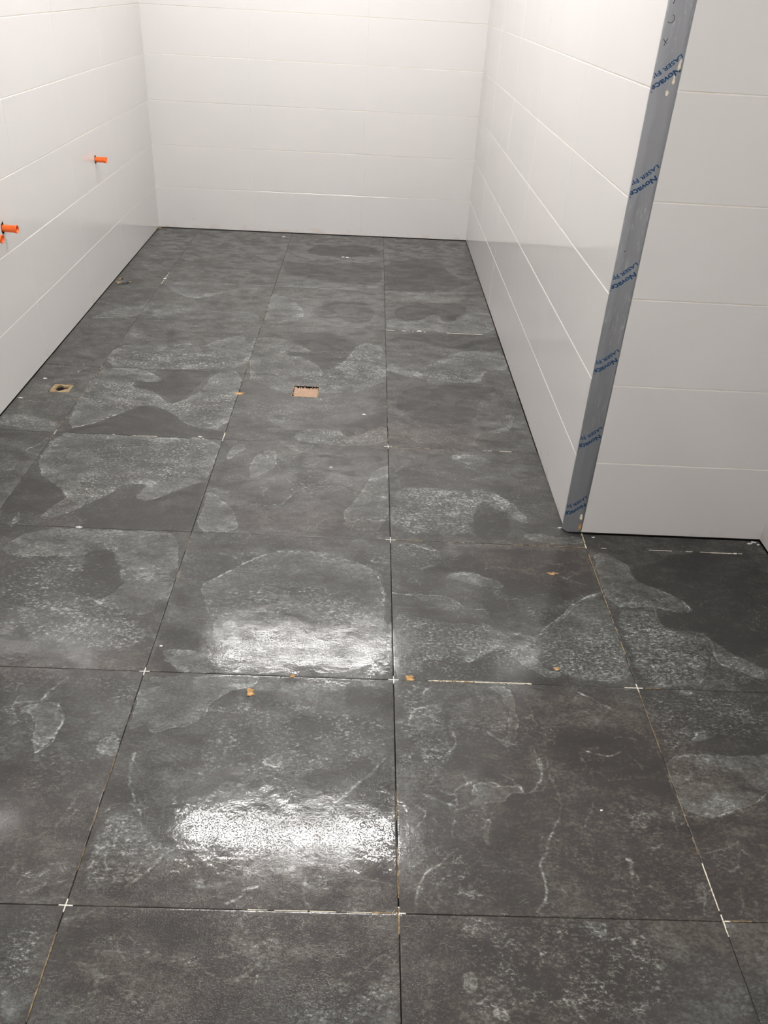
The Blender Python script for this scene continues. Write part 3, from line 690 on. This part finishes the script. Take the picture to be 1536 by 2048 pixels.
# ------------------------------------------------------------------ walls: white 70 x 25 cm tiles
rw = random.Random(5)
ZJ = [.0030] + [.2545 + .2495*k for k in range(10)]
def wall(name, o, e, outward, vj, gz=.0030, gx=.0006, top=CEIL):
    """o, e: floor points of the face; outward: unit normal into the room; vj: distances along of the vertical joints"""
    bm = bmesh.new(); o = Vector((*o, 0)); e = Vector((*e, 0)); u = (e-o).normalized(); L = (e-o).length; n = Vector((*outward, 0))
    n = (n - u*n.dot(u)).normalized()
    def P(s, z, d): return o + u*s + n*d + Vector((0,0,z))
    xs = [0] + [v for v in sorted(vj) if 0 < v < L] + [L]
    zs = [z for z in ZJ if z < top] + [top]
    for a in range(len(xs)-1):
        for b in range(len(zs)-1):
            s0 = xs[a] + (gx/2 if a else 0); s1 = xs[a+1] - (gx/2 if a < len(xs)-2 else 0)
            z0 = zs[b] + (gz/2 if b else 0); z1 = zs[b+1] - (gz/2 if b < len(zs)-2 else 0)
            bv = .0011; d0 = rw.uniform(-.0003,.0003); ts = rw.uniform(-.0004,.0004); tz = rw.uniform(-.0007,.0007)
            def D(s, z): return d0 + ts*(s-(s0+s1)/2) + tz*(z-(z0+z1)/2)
            f = [(s0+bv,z0+bv),(s1-bv,z0+bv),(s1-bv,z1-bv),(s0+bv,z1-bv)]; g = [(s0,z0),(s1,z0),(s1,z1),(s0,z1)]
            vf = [bm.verts.new(P(s,z,D(s,z))) for s,z in f]; vg = [bm.verts.new(P(s,z,D(s,z)-.0008)) for s,z in g]; vb = [bm.verts.new(P(s,z,-.008)) for s,z in g]
            bm.faces.new(vf)
            for k in range(4):
                q = (k+1)%4; bm.faces.new([vg[k],vg[q],vf[q],vf[k]]); bm.faces.new([vb[k],vb[q],vg[q],vg[k]])
            bm.faces.new(vb[::-1])
    # grout bed and masonry behind
    for (z0, z1, d, mi) in ((.004, top, -.0014, 1), (-.01, .004, -.006, 2)):
        vs = [bm.verts.new(P(s,z,dd)) for s in (0,L) for z in (z0,z1) for dd in (d,-.07)]
        for fc in ((0,1,3,2),(4,6,7,5),(0,4,5,1),(2,3,7,6),(0,2,6,4),(1,5,7,3)):
            bm.faces.new([vs[i] for i in fc]).material_index = mi
    bmesh.ops.recalc_face_normals(bm, faces=bm.faces)
    return tag(obj(name, bm, [M_WALL, M_GROUT, M_DARK]), kind='structure')
yl = lambda y: (y + 3.0)
wall('wall_left', (wall_left_x(-3), -3.0), (wall_left_x(4.76), 4.76), (1,0), [yl(v) for v in (3.81,3.14,2.46,1.76,1.06,.36,-.34,-1.04,-1.74)])
wall('wall_back', (-1.50, BACK_Y(-1.50)), (.60, BACK_Y(.60)), (0,-1), [1.5-.853, 1.5-.150])
wall('wall_right', (.5525, 1.300), (.5525, 4.83), (-1,0), [v-1.30 for v in (2.035,2.735,3.425,4.115)])
wall('wall_partition', (.6045, 1.285), (1.24, 1.285), (0,-1), [])
wall('wall_side', (1.1765, -3.0), (1.1765, 1.34), (-1,0), [v+3.0 for v in (.62,-.08,-.78,-1.48)])
wall('wall_rear', (-1.5, -2.6), (1.25, -2.6), (0,1), [.7,1.4,2.1])
bm = bmesh.new(); box(bm, (-1.65,-3.05,CEIL), (1.35,4.95,CEIL+.1)); tag(obj('ceiling', bm, M_CEIL), kind='structure')

# ------------------------------------------------------------------ ceiling fittings (above the frame; two make the floor gleams, the last is added fill)
def fitting(x, y, strength, label):
    r = empty('ceiling_light', (x, y, CEIL)); tag(r, label, 'lamp', 'ceiling lights')
    bm = bmesh.new(); box(bm, (-.63,-.11,-.05), (.63,.11,0)); bmesh.ops.bevel(bm, geom=bm.edges[:], offset=.008, segments=2, affect='EDGES')
    obj('lamp_housing', bm, M_FIT, r)
    em = simple('lamp_glow', (.9,.9,.9), .5, emit=LAMP_COLOR, estr=strength)
    for ty in (-.055, .055):
        bm = bmesh.new(); n = 16; A = [[bm.verts.new((sx, ty+.013*math.cos(2*math.pi*k/n), -.072+.013*math.sin(2*math.pi*k/n))) for k in range(n)] for sx in (-.59,.59)]
        for k in range(n): bm.faces.new([A[0][k], A[0][(k+1)%n], A[1][(k+1)%n], A[1][k]])
        for s in (0,1): bm.faces.new(A[s] if s else A[s][::-1])
        bmesh.ops.recalc_face_normals(bm, faces=bm.faces)
        obj('lamp_tube', bm, em, r, True)
for (xy, st), lb in zip(LAMPS, ('long white ceiling light nearest the back wall', 'long white ceiling light over the middle of the floor', 'unseen fill light shaped as a ceiling light, added over the camera end of the room')):
    fitting(xy[0], xy[1], st, lb)

# ------------------------------------------------------------------ steel corner profile with printed protective film
root = empty('corner_profile', (.5495, 1.2855, 0)); tag(root, 'grey metal corner profile with blue printed protective film, on the corner of the tiled wall', 'corner profile')
ox, oy = .5495, 1.2855
sec = [(.5535,1.3080),(.5462,1.3075),(.5456,1.3055),(.5458,1.3035),(.5468,1.3012),(.5485,1.2985),(.5520,1.2938),(.5555,1.2892),(.5580,1.2864),(.5600,1.2850),(.5622,1.2841),(.5650,1.2838),(.5700,1.2837)]
sec += [(.575,1.2837),(.590,1.2839),(.6008,1.2842),(.6016,1.2852),(.6016,1.2885)]
bm = bmesh.new(); zs = [.004 + (CEIL-.006)*k/90 for k in range(91)]; rows = []
rr = random.Random(2)
for z in zs:
    w = .0005*math.sin(z*9)+.0004*math.sin(z*23+1)
    rows.append([bm.verts.new((x-ox + (w*.5 if x < .555 else 0), y-oy, z)) for x, y in sec])
for a, b in zip(rows, rows[1:]):
    for k in range(len(sec)-1): bm.faces.new([a[k], a[k+1], b[k+1], b[k]])
bmesh.ops.recalc_face_normals(bm, faces=bm.faces)
film = obj('protective_film', bm, M_FILM, root, True)
bm = bmesh.new(); box(bm, (.6012-ox, 1.2850-oy, .004), (.6042-ox, 1.300-oy, CEIL-.002)); obj('profile_edge', bm, M_STEEL, root)
bm = bmesh.new(); box(bm, (.5600-ox,1.2950-oy,.0045),(.6008-ox,1.306-oy,CEIL-.003)); obj('profile_core', bm, M_STEEL, root)
FY = 1.2834 - oy
def nose_y(x, off):
    ps = [q for q in sec[2:13]]
    if x >= ps[-1][0]: return ps[-1][1] - off
    for p, q in zip(ps, ps[1:]):
        if p[0] <= x <= q[0]: return p[1] + (q[1]-p[1])*(x-p[0])/(q[0]-p[0]+1e-9) - off
    return ps[0][1] - off
def text_mesh(body, size, bold):
    cu = bpy.data.curves.new('t', 'FONT'); cu.body = body; cu.size = size; cu.offset = bold; cu.resolution_u = 3
    cu.fill_mode = 'FRONT'
    o = bpy.data.objects.new('t', cu); COL.objects.link(o)
    dg = bpy.context.evaluated_depsgraph_get(); dg.update()
    m = bpy.data.meshes.new_from_object(o.evaluated_get(dg)); bpy.data.objects.remove(o); return m
T1 = text_mesh('Novacel', .0182, .00055); T2 = text_mesh('4 LASER FIBER', .0128, .00030)
def width(m): return max(v.co.x for v in m.vertices) - min(v.co.x for v in m.vertices)
S1 = .0600 / width(text_mesh('Novac', .0182, .00055)); S2 = .0585 / width(text_mesh('LASER F', .0128, .0003)) * 1.06
ANG = math.radians(180 + 41.5)
def stamp(zN, meshes, dep, mat, name):
    """two lines of print running down to the left, upside down; N of the first line at height zN"""
    bm = bmesh.new()
    for m, off, sx in ((meshes[0], (-.0065, 0), S1), (meshes[1], (-.0375, -.0190), S2)):
        b2 = bmesh.new(); b2.from_mesh(m)
        for v in b2.verts:
            s, tt = v.co.x*sx + off[0], v.co.y + off[1]
            X = s*math.cos(ANG) - tt*math.sin(ANG); Z = s*math.sin(ANG) + tt*math.cos(ANG)
            v.co = Vector((.5905 - ox + X, FY - dep, zN + .0030 + Z))
        tmp = bpy.data.meshes.new('x'); b2.to_mesh(tmp); b2.free(); bm.from_mesh(tmp); bpy.data.meshes.remove(tmp)
    xl, xr = .5470-ox, .6010-ox
    for co, no in (((xl,0,0),(-1,0,0)), ((xr,0,0),(1,0,0))):
        bmesh.ops.bisect_plane(bm, geom=bm.verts[:]+bm.edges[:]+bm.faces[:], plane_co=co, plane_no=no, clear_outer=True)
    bmesh.ops.triangulate(bm, faces=bm.faces)
    bmesh.ops.subdivide_edges(bm, edges=[e for e in bm.edges if min(v.co.x for v in e.verts) < .568-ox], cuts=4, use_grid_fill=False)
    # wrap the print round the rounded nose of the profile
    for v in bm.verts:
        x = v.co.x + ox
        if x < .5700: v.co.y = nose_y(x, .0004) - oy - dep
    bmesh.ops.triangulate(bm, faces=bm.faces); bmesh.ops.dissolve_degenerate(bm, dist=1e-6, edges=bm.edges[:]); bm.normal_update()
    for f in bm.faces:
        if f.normal.y > 0: f.normal_flip()
    return obj(name, bm, mat, film)
T1H = text_mesh('Novacel', .0182, .0011); T2H = text_mesh('4 LASER FIBER', .0128, .0007)
for zN in (1.297, 1.0593, .8205, .5815, .3430, .1055, 1.535):
    stamp(zN, (T1H, T2H), .0, M_INK2, 'lettering_halo')
    stamp(zN, (T1, T2), .00035, M_INK, 'printed_lettering')
def pen(pts, w):
    bm = bmesh.new(); pr = None
    for i, (x, z) in enumerate(pts):
        a = pts[max(0,i-1)]; b = pts[min(len(pts)-1,i+1)]; d = Vector((b[0]-a[0], b[1]-a[1])).normalized(); nx, nz = -d.y*w, d.x*w
        def vy(xx):
            return nose_y(xx, .0007) - oy
        c = [bm.verts.new((x+s*nx-ox, vy(x+s*nx), z+s*nz)) for s in (-1,1)]
        if pr: bm.faces.new([pr[0],pr[1],c[1],c[0]])
        pr = c
    return obj('pen_mark', bm, M_PEN, film)
pen([(.5555+.0062*math.cos(a), 1.3965+.0085*math.sin(a)) for a in [math.radians(q) for q in range(70,-150,-20)]], .0006)
pen([(.5500,1.3560),(.5540,1.3500),(.5575,1.3480)], .0006); pen([(.5575,1.3580),(.5545,1.3510),(.5530,1.3430)], .0006)
pen([(.5550,1.4420),(.5560,1.4340),(.5540,1.4250)], .0007)
pen([(.5585,.8790),(.5600,.8770)], .0016)

# ------------------------------------------------------------------ lumps: mortar, chips
def lump(name, loc, size, mat, label, cat, group, seed, flat=.45, normal='z', rag=1.0):
    r = random.Random(seed); bm = bmesh.new(); bmesh.ops.create_icosphere(bm, subdivisions=3, radius=1)
    ph = [r.uniform(0,6.28) for _ in range(6)]
    for v in bm.verts:
        an = math.atan2(v.co.y, v.co.x)
        k = 1 + .20*math.sin(2*an+ph[2]) + .13*math.sin(3*an+ph[0]) + .12*math.sin(5*an+ph[1]) + .10*math.sin(9*an+ph[4]) + .07*math.sin(14*an+ph[3]) + 0*math.sin(3.1*v.co.x+ph[0]) + .22*math.sin(4.3*v.co.y+ph[1]) + .12*math.sin(7*v.co.z+ph[2]) + .15*math.sin(9*v.co.x+ph[3])*math.sin(8*v.co.y+ph[4])
        v.co *= 1 + (k-1)*(rag if normal == 'z' else .45)
    c = math.cos(ph[5]*.2-.5)
    for v in bm.verts:
        x, y, z = v.co.x*size[0], v.co.y*size[1], max(v.co.z, -.05)*size[2]
        v.co = Vector((x, y, z)) if normal == 'z' else Vector((x, -z, y))
    lo = min((v.co.z if normal == 'z' else -v.co.y) for v in bm.verts)
    for v in bm.verts:
        if normal == 'z': v.co.z -= lo
        else: v.co.y += lo
    o = obj(name, bm, mat, None, True); o.location = loc
    return tag(o, label, cat, group)

# ------------------------------------------------------------------ tile spacers
def spacer(x, y, rz, label, arms=(1,1,1,1), L=.0125, w=.00115, dz=.0):
    bm = bmesh.new(); t = .0030
    if arms[0] or arms[1]: box(bm, (-L if arms[0] else -w, -w, -t), (L if arms[1] else w, w, 0))
    if arms[2]: box(bm, (-w, -L, -t), (w, -w, 0))
    if arms[3]: box(bm, (-w, w, -t), (w, L, 0))
    o = obj('tile_spacer', bm, M_SPACER); o.location = (x, y, .0007+dz); o.rotation_euler.z = rz
    return tag(o, label, 'tile spacer', 'cross shaped tile spacers in the floor joints')
spacer(-T, 0, -.02, 'white plastic cross spacer in the floor joint nearest the lower left corner')
spacer(0, 0, .0, 'white cross spacer with brown mortar on its arms, below the brightest gleam on the floor')
spacer(-T, T, .01, 'white cross spacer in the joint at the left end of the upper floor gleam')
spacer(0, T, 0, 'white cross spacer beside the orange mortar smears in the middle of the floor')
spacer(T, T, .02, 'thin cream cross spacer in the sandy joint on the right side of the floor', L=.014)
spacer(0, 2*T, 0, 'white cross spacer in the centre joint, level with the foot of the metal profile', L=.0145)
spacer(0, 3*T, 0, 'white cross spacer furthest away, at the top of the long black gap', L=.0145)
spacer(T, 0, .0, 'mortar-covered cross spacer at the lower right joint crossing', arms=(0,1,1,1), L=.013)
spacer(-T, 3*T, .0, 'small half buried spacer in the joint left of centre, below the drain opening', arms=(0,0,1,1), L=.010)
spacer(-2*T, 3*T, .0, 'pale spacer arm in the joint right of the left wall, below the small outlet', arms=(0,0,1,1), L=.016)

# ------------------------------------------------------------------ grout smears left in the joints (uncountable residue)
bm = bmesh.new(); rg = random.Random(9)
def smear(x0, y0, x1, y1, w, mi, gap=.25, step=.004):
    d = Vector((x1-x0, y1-y0)); L = d.length; d.normalize(); nrm = Vector((-d.y, d.x)); n = max(2, int(L/step)); pr = None
    on = True
    for i in range(n+1):
        if rg.random() < .18: on = rg.random() > gap
        s = L*i/n; a = w*rg.uniform(.35,.95); b = w*rg.uniform(.35,.95); c = Vector((x0,y0)) + d*s
        z = .0006 + rg.uniform(0,.0005)
        cur = [bm.verts.new((*(c-nrm*a), -.002)), bm.verts.new((*(c-nrm*a*.6), z)), bm.verts.new((*(c+nrm*b*.6), z)), bm.verts.new((*(c+nrm*b), -.002))]
        if pr and on:
            for k in range(3): bm.faces.new([pr[k], pr[k+1], cur[k+1], cur[k]]).material_index = mi
        pr = cur
for s in ((.602,.02,.603,.12,.0022,1,.05),(.602,-.03,.602,.0,.002,1,.0),(.602,.14,.603,1.0,.0013,0,.45),(.603,.60,.6035,1.28,.0019,0,.15),(.603,1.2,.606,1.282,.003,1,.2),
          (.085,.6035,.34,.605,.0030,1,.05),(.09,.6045,.20,.604,.0042,0,.3),(.03,.603,.05,.603,.004,0,0),(0,.03,0,.14,.0026,0,.1),(-.0008,-.04,.0,.01,.004,0,.0),(-.05,0,.0,0,.0032,0,.0),(-.32,0,-.05,.0,.0016,1,.35),
          (-T,-.40,-T,-.05,.0022,0,.3),(-T,.07,-T,.5,.0013,0,.5),(-T,.95,-T,1.22,.002,0,.5),(0,.20,0,.30,.0016,0,.6),
          (.0,1.807,.30,1.807,.0016,0,.5),(.35,1.807,.54,1.807,.0016,1,.5),(0,1.205,.6,1.205,.0015,0,.55),(.65,1.205,1.16,1.205,.0013,1,.6),
          (.99,1.204,1.06,1.204,.003,1,.05),(-T,1.82,-T,1.86,.003,1,.1),(-1.205,1.75,-1.205,2.6,.0013,0,.4),(0,3.012,.55,3.012,.0018,1,.55),(0,1.85,0,2.5,.0013,0,.6),
          (-T,2.25,-T,3.4,.0016,0,.5),(-1.205,3.55,-1.205,3.75,.002,1,.4),(-1.0,1.807,-.65,1.807,.0013,1,.6),(T+.02,.603,.66,.603,.002,0,.2),(.57,.603,.6,.603,.002,1,0),(.6,.001,1.15,.001,.0014,0,.8)):
    smear(*s[:4], s[4], s[5], s[6])
bmesh.ops.recalc_face_normals(bm, faces=bm.faces)
tag(obj('grout_residue', bm, [M_JOINT, M_CREAM]), 'tan and cream mortar residue dried in the floor tile joints', 'mortar residue', kind='stuff')

# orange-brown mortar smears and crumbs
for k, (x, y, sx, sy, lb) in enumerate([
    (.040,.610,.013,.007,'orange-brown mortar smear right of the centre cross spacer'),
    (-.341,.545,.010,.010,'tan mortar blob on the pale patch left of the centre joint'),
    (.474,1.064,.012,.006,'pale tan mortar blob on the dark tile in front of the metal profile'),
    (.412,.6625,.007,.005,'round tan mortar crumb above the cream filled joint'),
    (-.598,2.207,.016,.010,'flat orange mortar crumb in the joint left of the drain opening'),
    (-.246,.604,.007,.004,'tiny tan mortar crumb on the joint below the upper gleam')]):
    lump('mortar_smear', (x, y, .0002), (sx, sy, .0009), M_TAN, lb, 'mortar', 'dried mortar smears on the floor', 20+k)
for k, (x, y, s, lb) in enumerate([
    (-.092,2.065,.0055,'white chip on the green-grey tile below the drain opening'),
    (-.201,1.635,.005,'white chip on the dark tile one row below the drain'),
    (.638,1.2626,.0045,'white chip at the foot of the tiled wall beside the metal profile'),
    (1.136,1.262,.0075,'long white chip in the inner corner by the side wall'),
    (1.152,1.271,.0065,'white chip touching the wall in the inner right corner'),
    (1.163,1.258,.0050,'round white chip nearest the side wall corner'),
    (1.068,1.2035,.005,'white chip on the joint in front of the tiled wall'),
    (.429,.2384,.0028,'tiny white speck alone on the big dark tile at lower right'),
    (-.583,.694,.0040,'pale curled chip on the dark patch right of the left joint'),
    (-.940,1.2046,.0075,'white chip in the joint left of centre beside the mottled tile'),
    (-.687,1.818,.0060,'pale chip pair at the joint above the speckled tile'),
    (-.651,4.633,.0085,'white speck close to the back wall, left of centre'),
    (-.250,4.236,.0085,'left one of two white specks on the far floor'),
    (-.225,4.233,.0085,'right one of two white specks on the far floor'),
    (-.3795,2.243,.0036,'small white speck just left of the drain opening'),
    (.166,3.018,.0085,'white speck on the far joint near the right wall'),
    (-1.395,2.265,.0060,'small white chip against the left wall near the outlet'),
    (-1.425,2.075,.0065,'larger white chip against the left wall, nearer the camera than the outlet'),
    (-1.205,3.64,.0075,'white chip on the joint right of the curved gap'),
    (.541,1.310,.0050,'white mortar chip at the foot of the metal profile on its left')]):
    r_ = random.Random(k)
    lump('tile_chip', (x, y, .0003), (s, s*r_.uniform(.45,.8), s*.35), M_WHITE, lb, 'tile chip', 'white chips and crumbs on the floor', 60+k)
bm = None
lump('mortar_splash', (.5800, 1.2833, 1.2470), (.0042, .0075, .003), M_CREAM, 'cream mortar drop on the metal profile below the topmost lettering', 'mortar', 'mortar splashes on the metal profile', 91, normal='y')
lump('mortar_splash', (.5895, 1.2834, 1.2740), (.0034, .0100, .003), M_CREAM, 'long cream mortar drip crossing the topmost lettering', 'mortar', 'mortar splashes on the metal profile', 92, normal='y')
lump('mortar_splash', (.5960, 1.2836, 1.3050), (.0034, .0120, .003), M_CREAM, 'smeared cream mortar on the right edge of the profile, above the other drips', 'mortar', 'mortar splashes on the metal profile', 95, normal='y')
lump('mortar_splash', (.5935, 1.2834, .0600), (.0048, .0110, .003), M_CREAM, 'ragged cream mortar patch at the right foot of the metal profile', 'mortar', 'mortar splashes on the metal profile', 93, normal='y')
lump('mortar_splash', (.5965, 1.2834, .0250), (.0045, .0150, .003), M_TAN, 'sandy mortar patch at the very bottom of the metal profile', 'mortar', 'mortar splashes on the metal profile', 94, normal='y')

# ------------------------------------------------------------------ drain opening with board in it, floor outlet, mortar at the curved gap
r = empty('drain_cover', ((DRAIN[0]+DRAIN[2])/2, (DRAIN[1]+DRAIN[3])/2, -.0085)); tag(r, 'square terracotta coloured board set in the drain opening of the floor', 'drain cover')
hx = (DRAIN[2]-DRAIN[0])/2 - .0015; hy = (DRAIN[3]-DRAIN[1])/2 - .0015
bm = bmesh.new(); n = 26
g = [[bm.verts.new((-hx+2*hx*i/n, -hy+2*hy*j/n, .0045 + .0004*math.sin(i*1.3)*math.cos(j*1.1))) for j in range(n+1)] for i in range(n+1)]
rb = random.Random(4)
for i in range(n):
    for j in range(n):
        if (j > n-6 and rb.random() < (.75 if j >= n-3 else .22)) and i > 1: continue
        if i < 1 and rb.random() < .4: continue
        bm.faces.new([g[i][j], g[i+1][j], g[i+1][j+1], g[i][j+1]])
ex = bmesh.ops.extrude_face_region(bm, geom=bm.faces[:]); bmesh.ops.translate(bm, verts=[v for v in ex['geom'] if isinstance(v, bmesh.types.BMVert)], vec=(0,0,.0012))
bmesh.ops.recalc_face_normals(bm, faces=bm.faces)
obj('board', bm, M_TERRA, r)
bm = bmesh.new(); box(bm, (-hx,-hy,.0002), (hx,hy,.0012)); obj('recess', bm, M_DARK, r)
bm = bmesh.new()
rb = random.Random(8)
pts = []; 
for k in range(56):
    s = k/56*4; e = int(s); f = s-e; c = [(-1,-1),(1,-1),(1,1),(-1,1)]
    a, b = c[e%4], c[(e+1)%4]; pts.append(((a[0]+(b[0]-a[0])*f)*(hx+.0015), (a[1]+(b[1]-a[1])*f)*(hy+.0015)))
vi = [bm.verts.new((x, y, .0092)) for x, y in pts]; vo = [bm.verts.new((x*(1+rb.uniform(.02,.10)), y*(1+rb.uniform(.02,.10)), .0089)) for x, y in pts]
for k in range(56):
    if rb.random() < .3: continue
    bm.faces.new([vi[k], vi[(k+1)%56], vo[(k+1)%56], vo[k]])
bmesh.ops.recalc_face_normals(bm, faces=bm.faces); obj('mortar_edge', bm, M_DIRTY, r)

r = empty('floor_outlet', ((OUTLET[0]+OUTLET[2])/2, (OUTLET[1]+OUTLET[3])/2, -.0085)); tag(r, 'sandy mortar square with a ragged black hole, in the floor near the left wall', 'floor outlet')
hx = (OUTLET[2]-OUTLET[0])/2; hy = (OUTLET[3]-OUTLET[1])/2
bm = bmesh.new(); rb = random.Random(3); K = 48
ro, ri, rz = [], [], []
for k in range(K):
    a = k/K*2*math.pi; c, s = math.cos(a), math.sin(a); q = 1/max(abs(c)/(hx*.99), abs(s)/(hy*.99))
    ro.append(bm.verts.new((c*q*rb.uniform(.97,1.0), s*q*rb.uniform(.97,1.0), .0080)))
    rad = .023 + .004*math.sin(3*a+1) + rb.uniform(-.002,.002)
    ri.append(bm.verts.new((c*rad*1.05, s*rad, .0085+rb.uniform(-.0006,.0006)))); rz.append(bm.verts.new((c*rad, s*rad*.95, .0006)))
for k in range(K):
    q = (k+1)%K; bm.faces.new([ro[k],ro[q],ri[q],ri[k]]); bm.faces.new([ri[k],ri[q],rz[q],rz[k]])
bmesh.ops.recalc_face_normals(bm, faces=bm.faces); obj('mortar_collar', bm, M_DIRTY, r)
bm = bmesh.new(); bmesh.ops.create_circle(bm, cap_ends=True, radius=.033, segments=32, matrix=Matrix.Translation((0,0,.0004))); obj('pipe_hole', bm, M_DARK, r)
lump('mortar_smear', (-1.4310,3.532,.0003), (.012,.020,.0030), M_DIRTY, 'sandy mortar lump against the left wall at the curved gap', 'mortar', 'dried mortar smears on the floor', 31)
lump('mortar_smear', (-1.3740,3.560,.0003), (.006,.016,.0020), M_DIRTY, 'small sandy mortar lump at the right end of the curved gap', 'mortar', 'dried mortar smears on the floor', 32)
lump('mortar_smear', (-1.4380,3.600,.0003), (.007,.014,.0025), M_DIRTY, 'sandy mortar lump against the left wall, just beyond the curved gap', 'mortar', 'dried mortar smears on the floor', 33)
lump('mortar_smear', (-1.4620,4.685,.0003), (.010,.012,.006), M_DIRTY, 'rusty mortar bit in the far left corner of the room', 'mortar', 'dried mortar smears on the floor', 34)

# ------------------------------------------------------------------ orange pipe plugs in the left wall
def plug(y, z, L, label, sag=.0, roll=0):
    x = wall_left_x(y); r = empty('pipe_plug', (x, y, z), (0, sag, 0)); tag(r, label, 'pipe plug', 'orange plastic pipe plugs in the left wall')
    bm = bmesh.new(); n = 28
    prof = [(-.004,.0125),(.004,.0128),(.010,.0128),(L-.016,.0128),(L-.012,.0132),(L-.005,.0146),(L,.0150),(L+.0004,.0142),(L-.001,.0110),(L-.008,.0096),(L-.026,.0090),(L-.026,.0)]
    ring = []
    for px, pr in prof:
        ring.append([bm.verts.new((px, pr*math.cos(2*math.pi*k/n)*(1+(.05 if k%7 < 2 else 0)), pr*math.sin(2*math.pi*k/n))) for k in range(n)])
    for a, b in zip(ring, ring[1:]):
        for k in range(n): bm.faces.new([a[k], a[(k+1)%n], b[(k+1)%n], b[k]])
    bmesh.ops.remove_doubles(bm, verts=bm.verts, dist=1e-6); bmesh.ops.recalc_face_normals(bm, faces=bm.faces)
    obj('plug_body', bm, M_RED, r, True)
    bm = bmesh.new()
    for k in range(4):
        a = k*math.pi/2+.6; c, s = math.cos(a), math.sin(a)
        mtx = Matrix.Rotation(a, 4, 'X')
        b2 = [(px, py, pz) for px in (L-.022, L-.006) for py in (-.0014,.0014) for pz in (.0120,.0152)]
        vs = [bm.verts.new(mtx @ Vector(q)) for q in b2]
        for f in ((0,1,3,2),(4,6,7,5),(0,4,5,1),(2,3,7,6),(0,2,6,4),(1,5,7,3)): bm.faces.new([vs[i] for i in f])
    bmesh.ops.recalc_face_normals(bm, faces=bm.faces); obj('grip_rib', bm, M_RED, r)
    bm = bmesh.new(); rp = random.Random(int(y*10)); K = 40; cv = bm.verts.new((.0012, 0, 0)); vs = []
    for k in range(K):
        a = 2*math.pi*k/K; q = .0145 + .0035*abs(math.sin(a))**3 + rp.uniform(-.0006,.0009) + (.005 if k in (8,9) and roll else 0)
        vs.append(bm.verts.new((.0012, math.cos(a)*q, math.sin(a)*q*1.08)))
    for k in range(K): bm.faces.new([cv, vs[k], vs[(k+1)%K]])
    obj('wall_cutout', bm, M_DARK, r)
plug(3.500, .6215, .054, 'orange plastic pipe plug furthest along the left wall, on its own')
plug(2.255, .5970, .053, 'orange plastic pipe plug near the left frame edge, whole and open towards the room', .03, 1)
plug(2.112, .5985, .053, 'orange pipe plug cut off by the left frame edge, below its neighbour', .03)
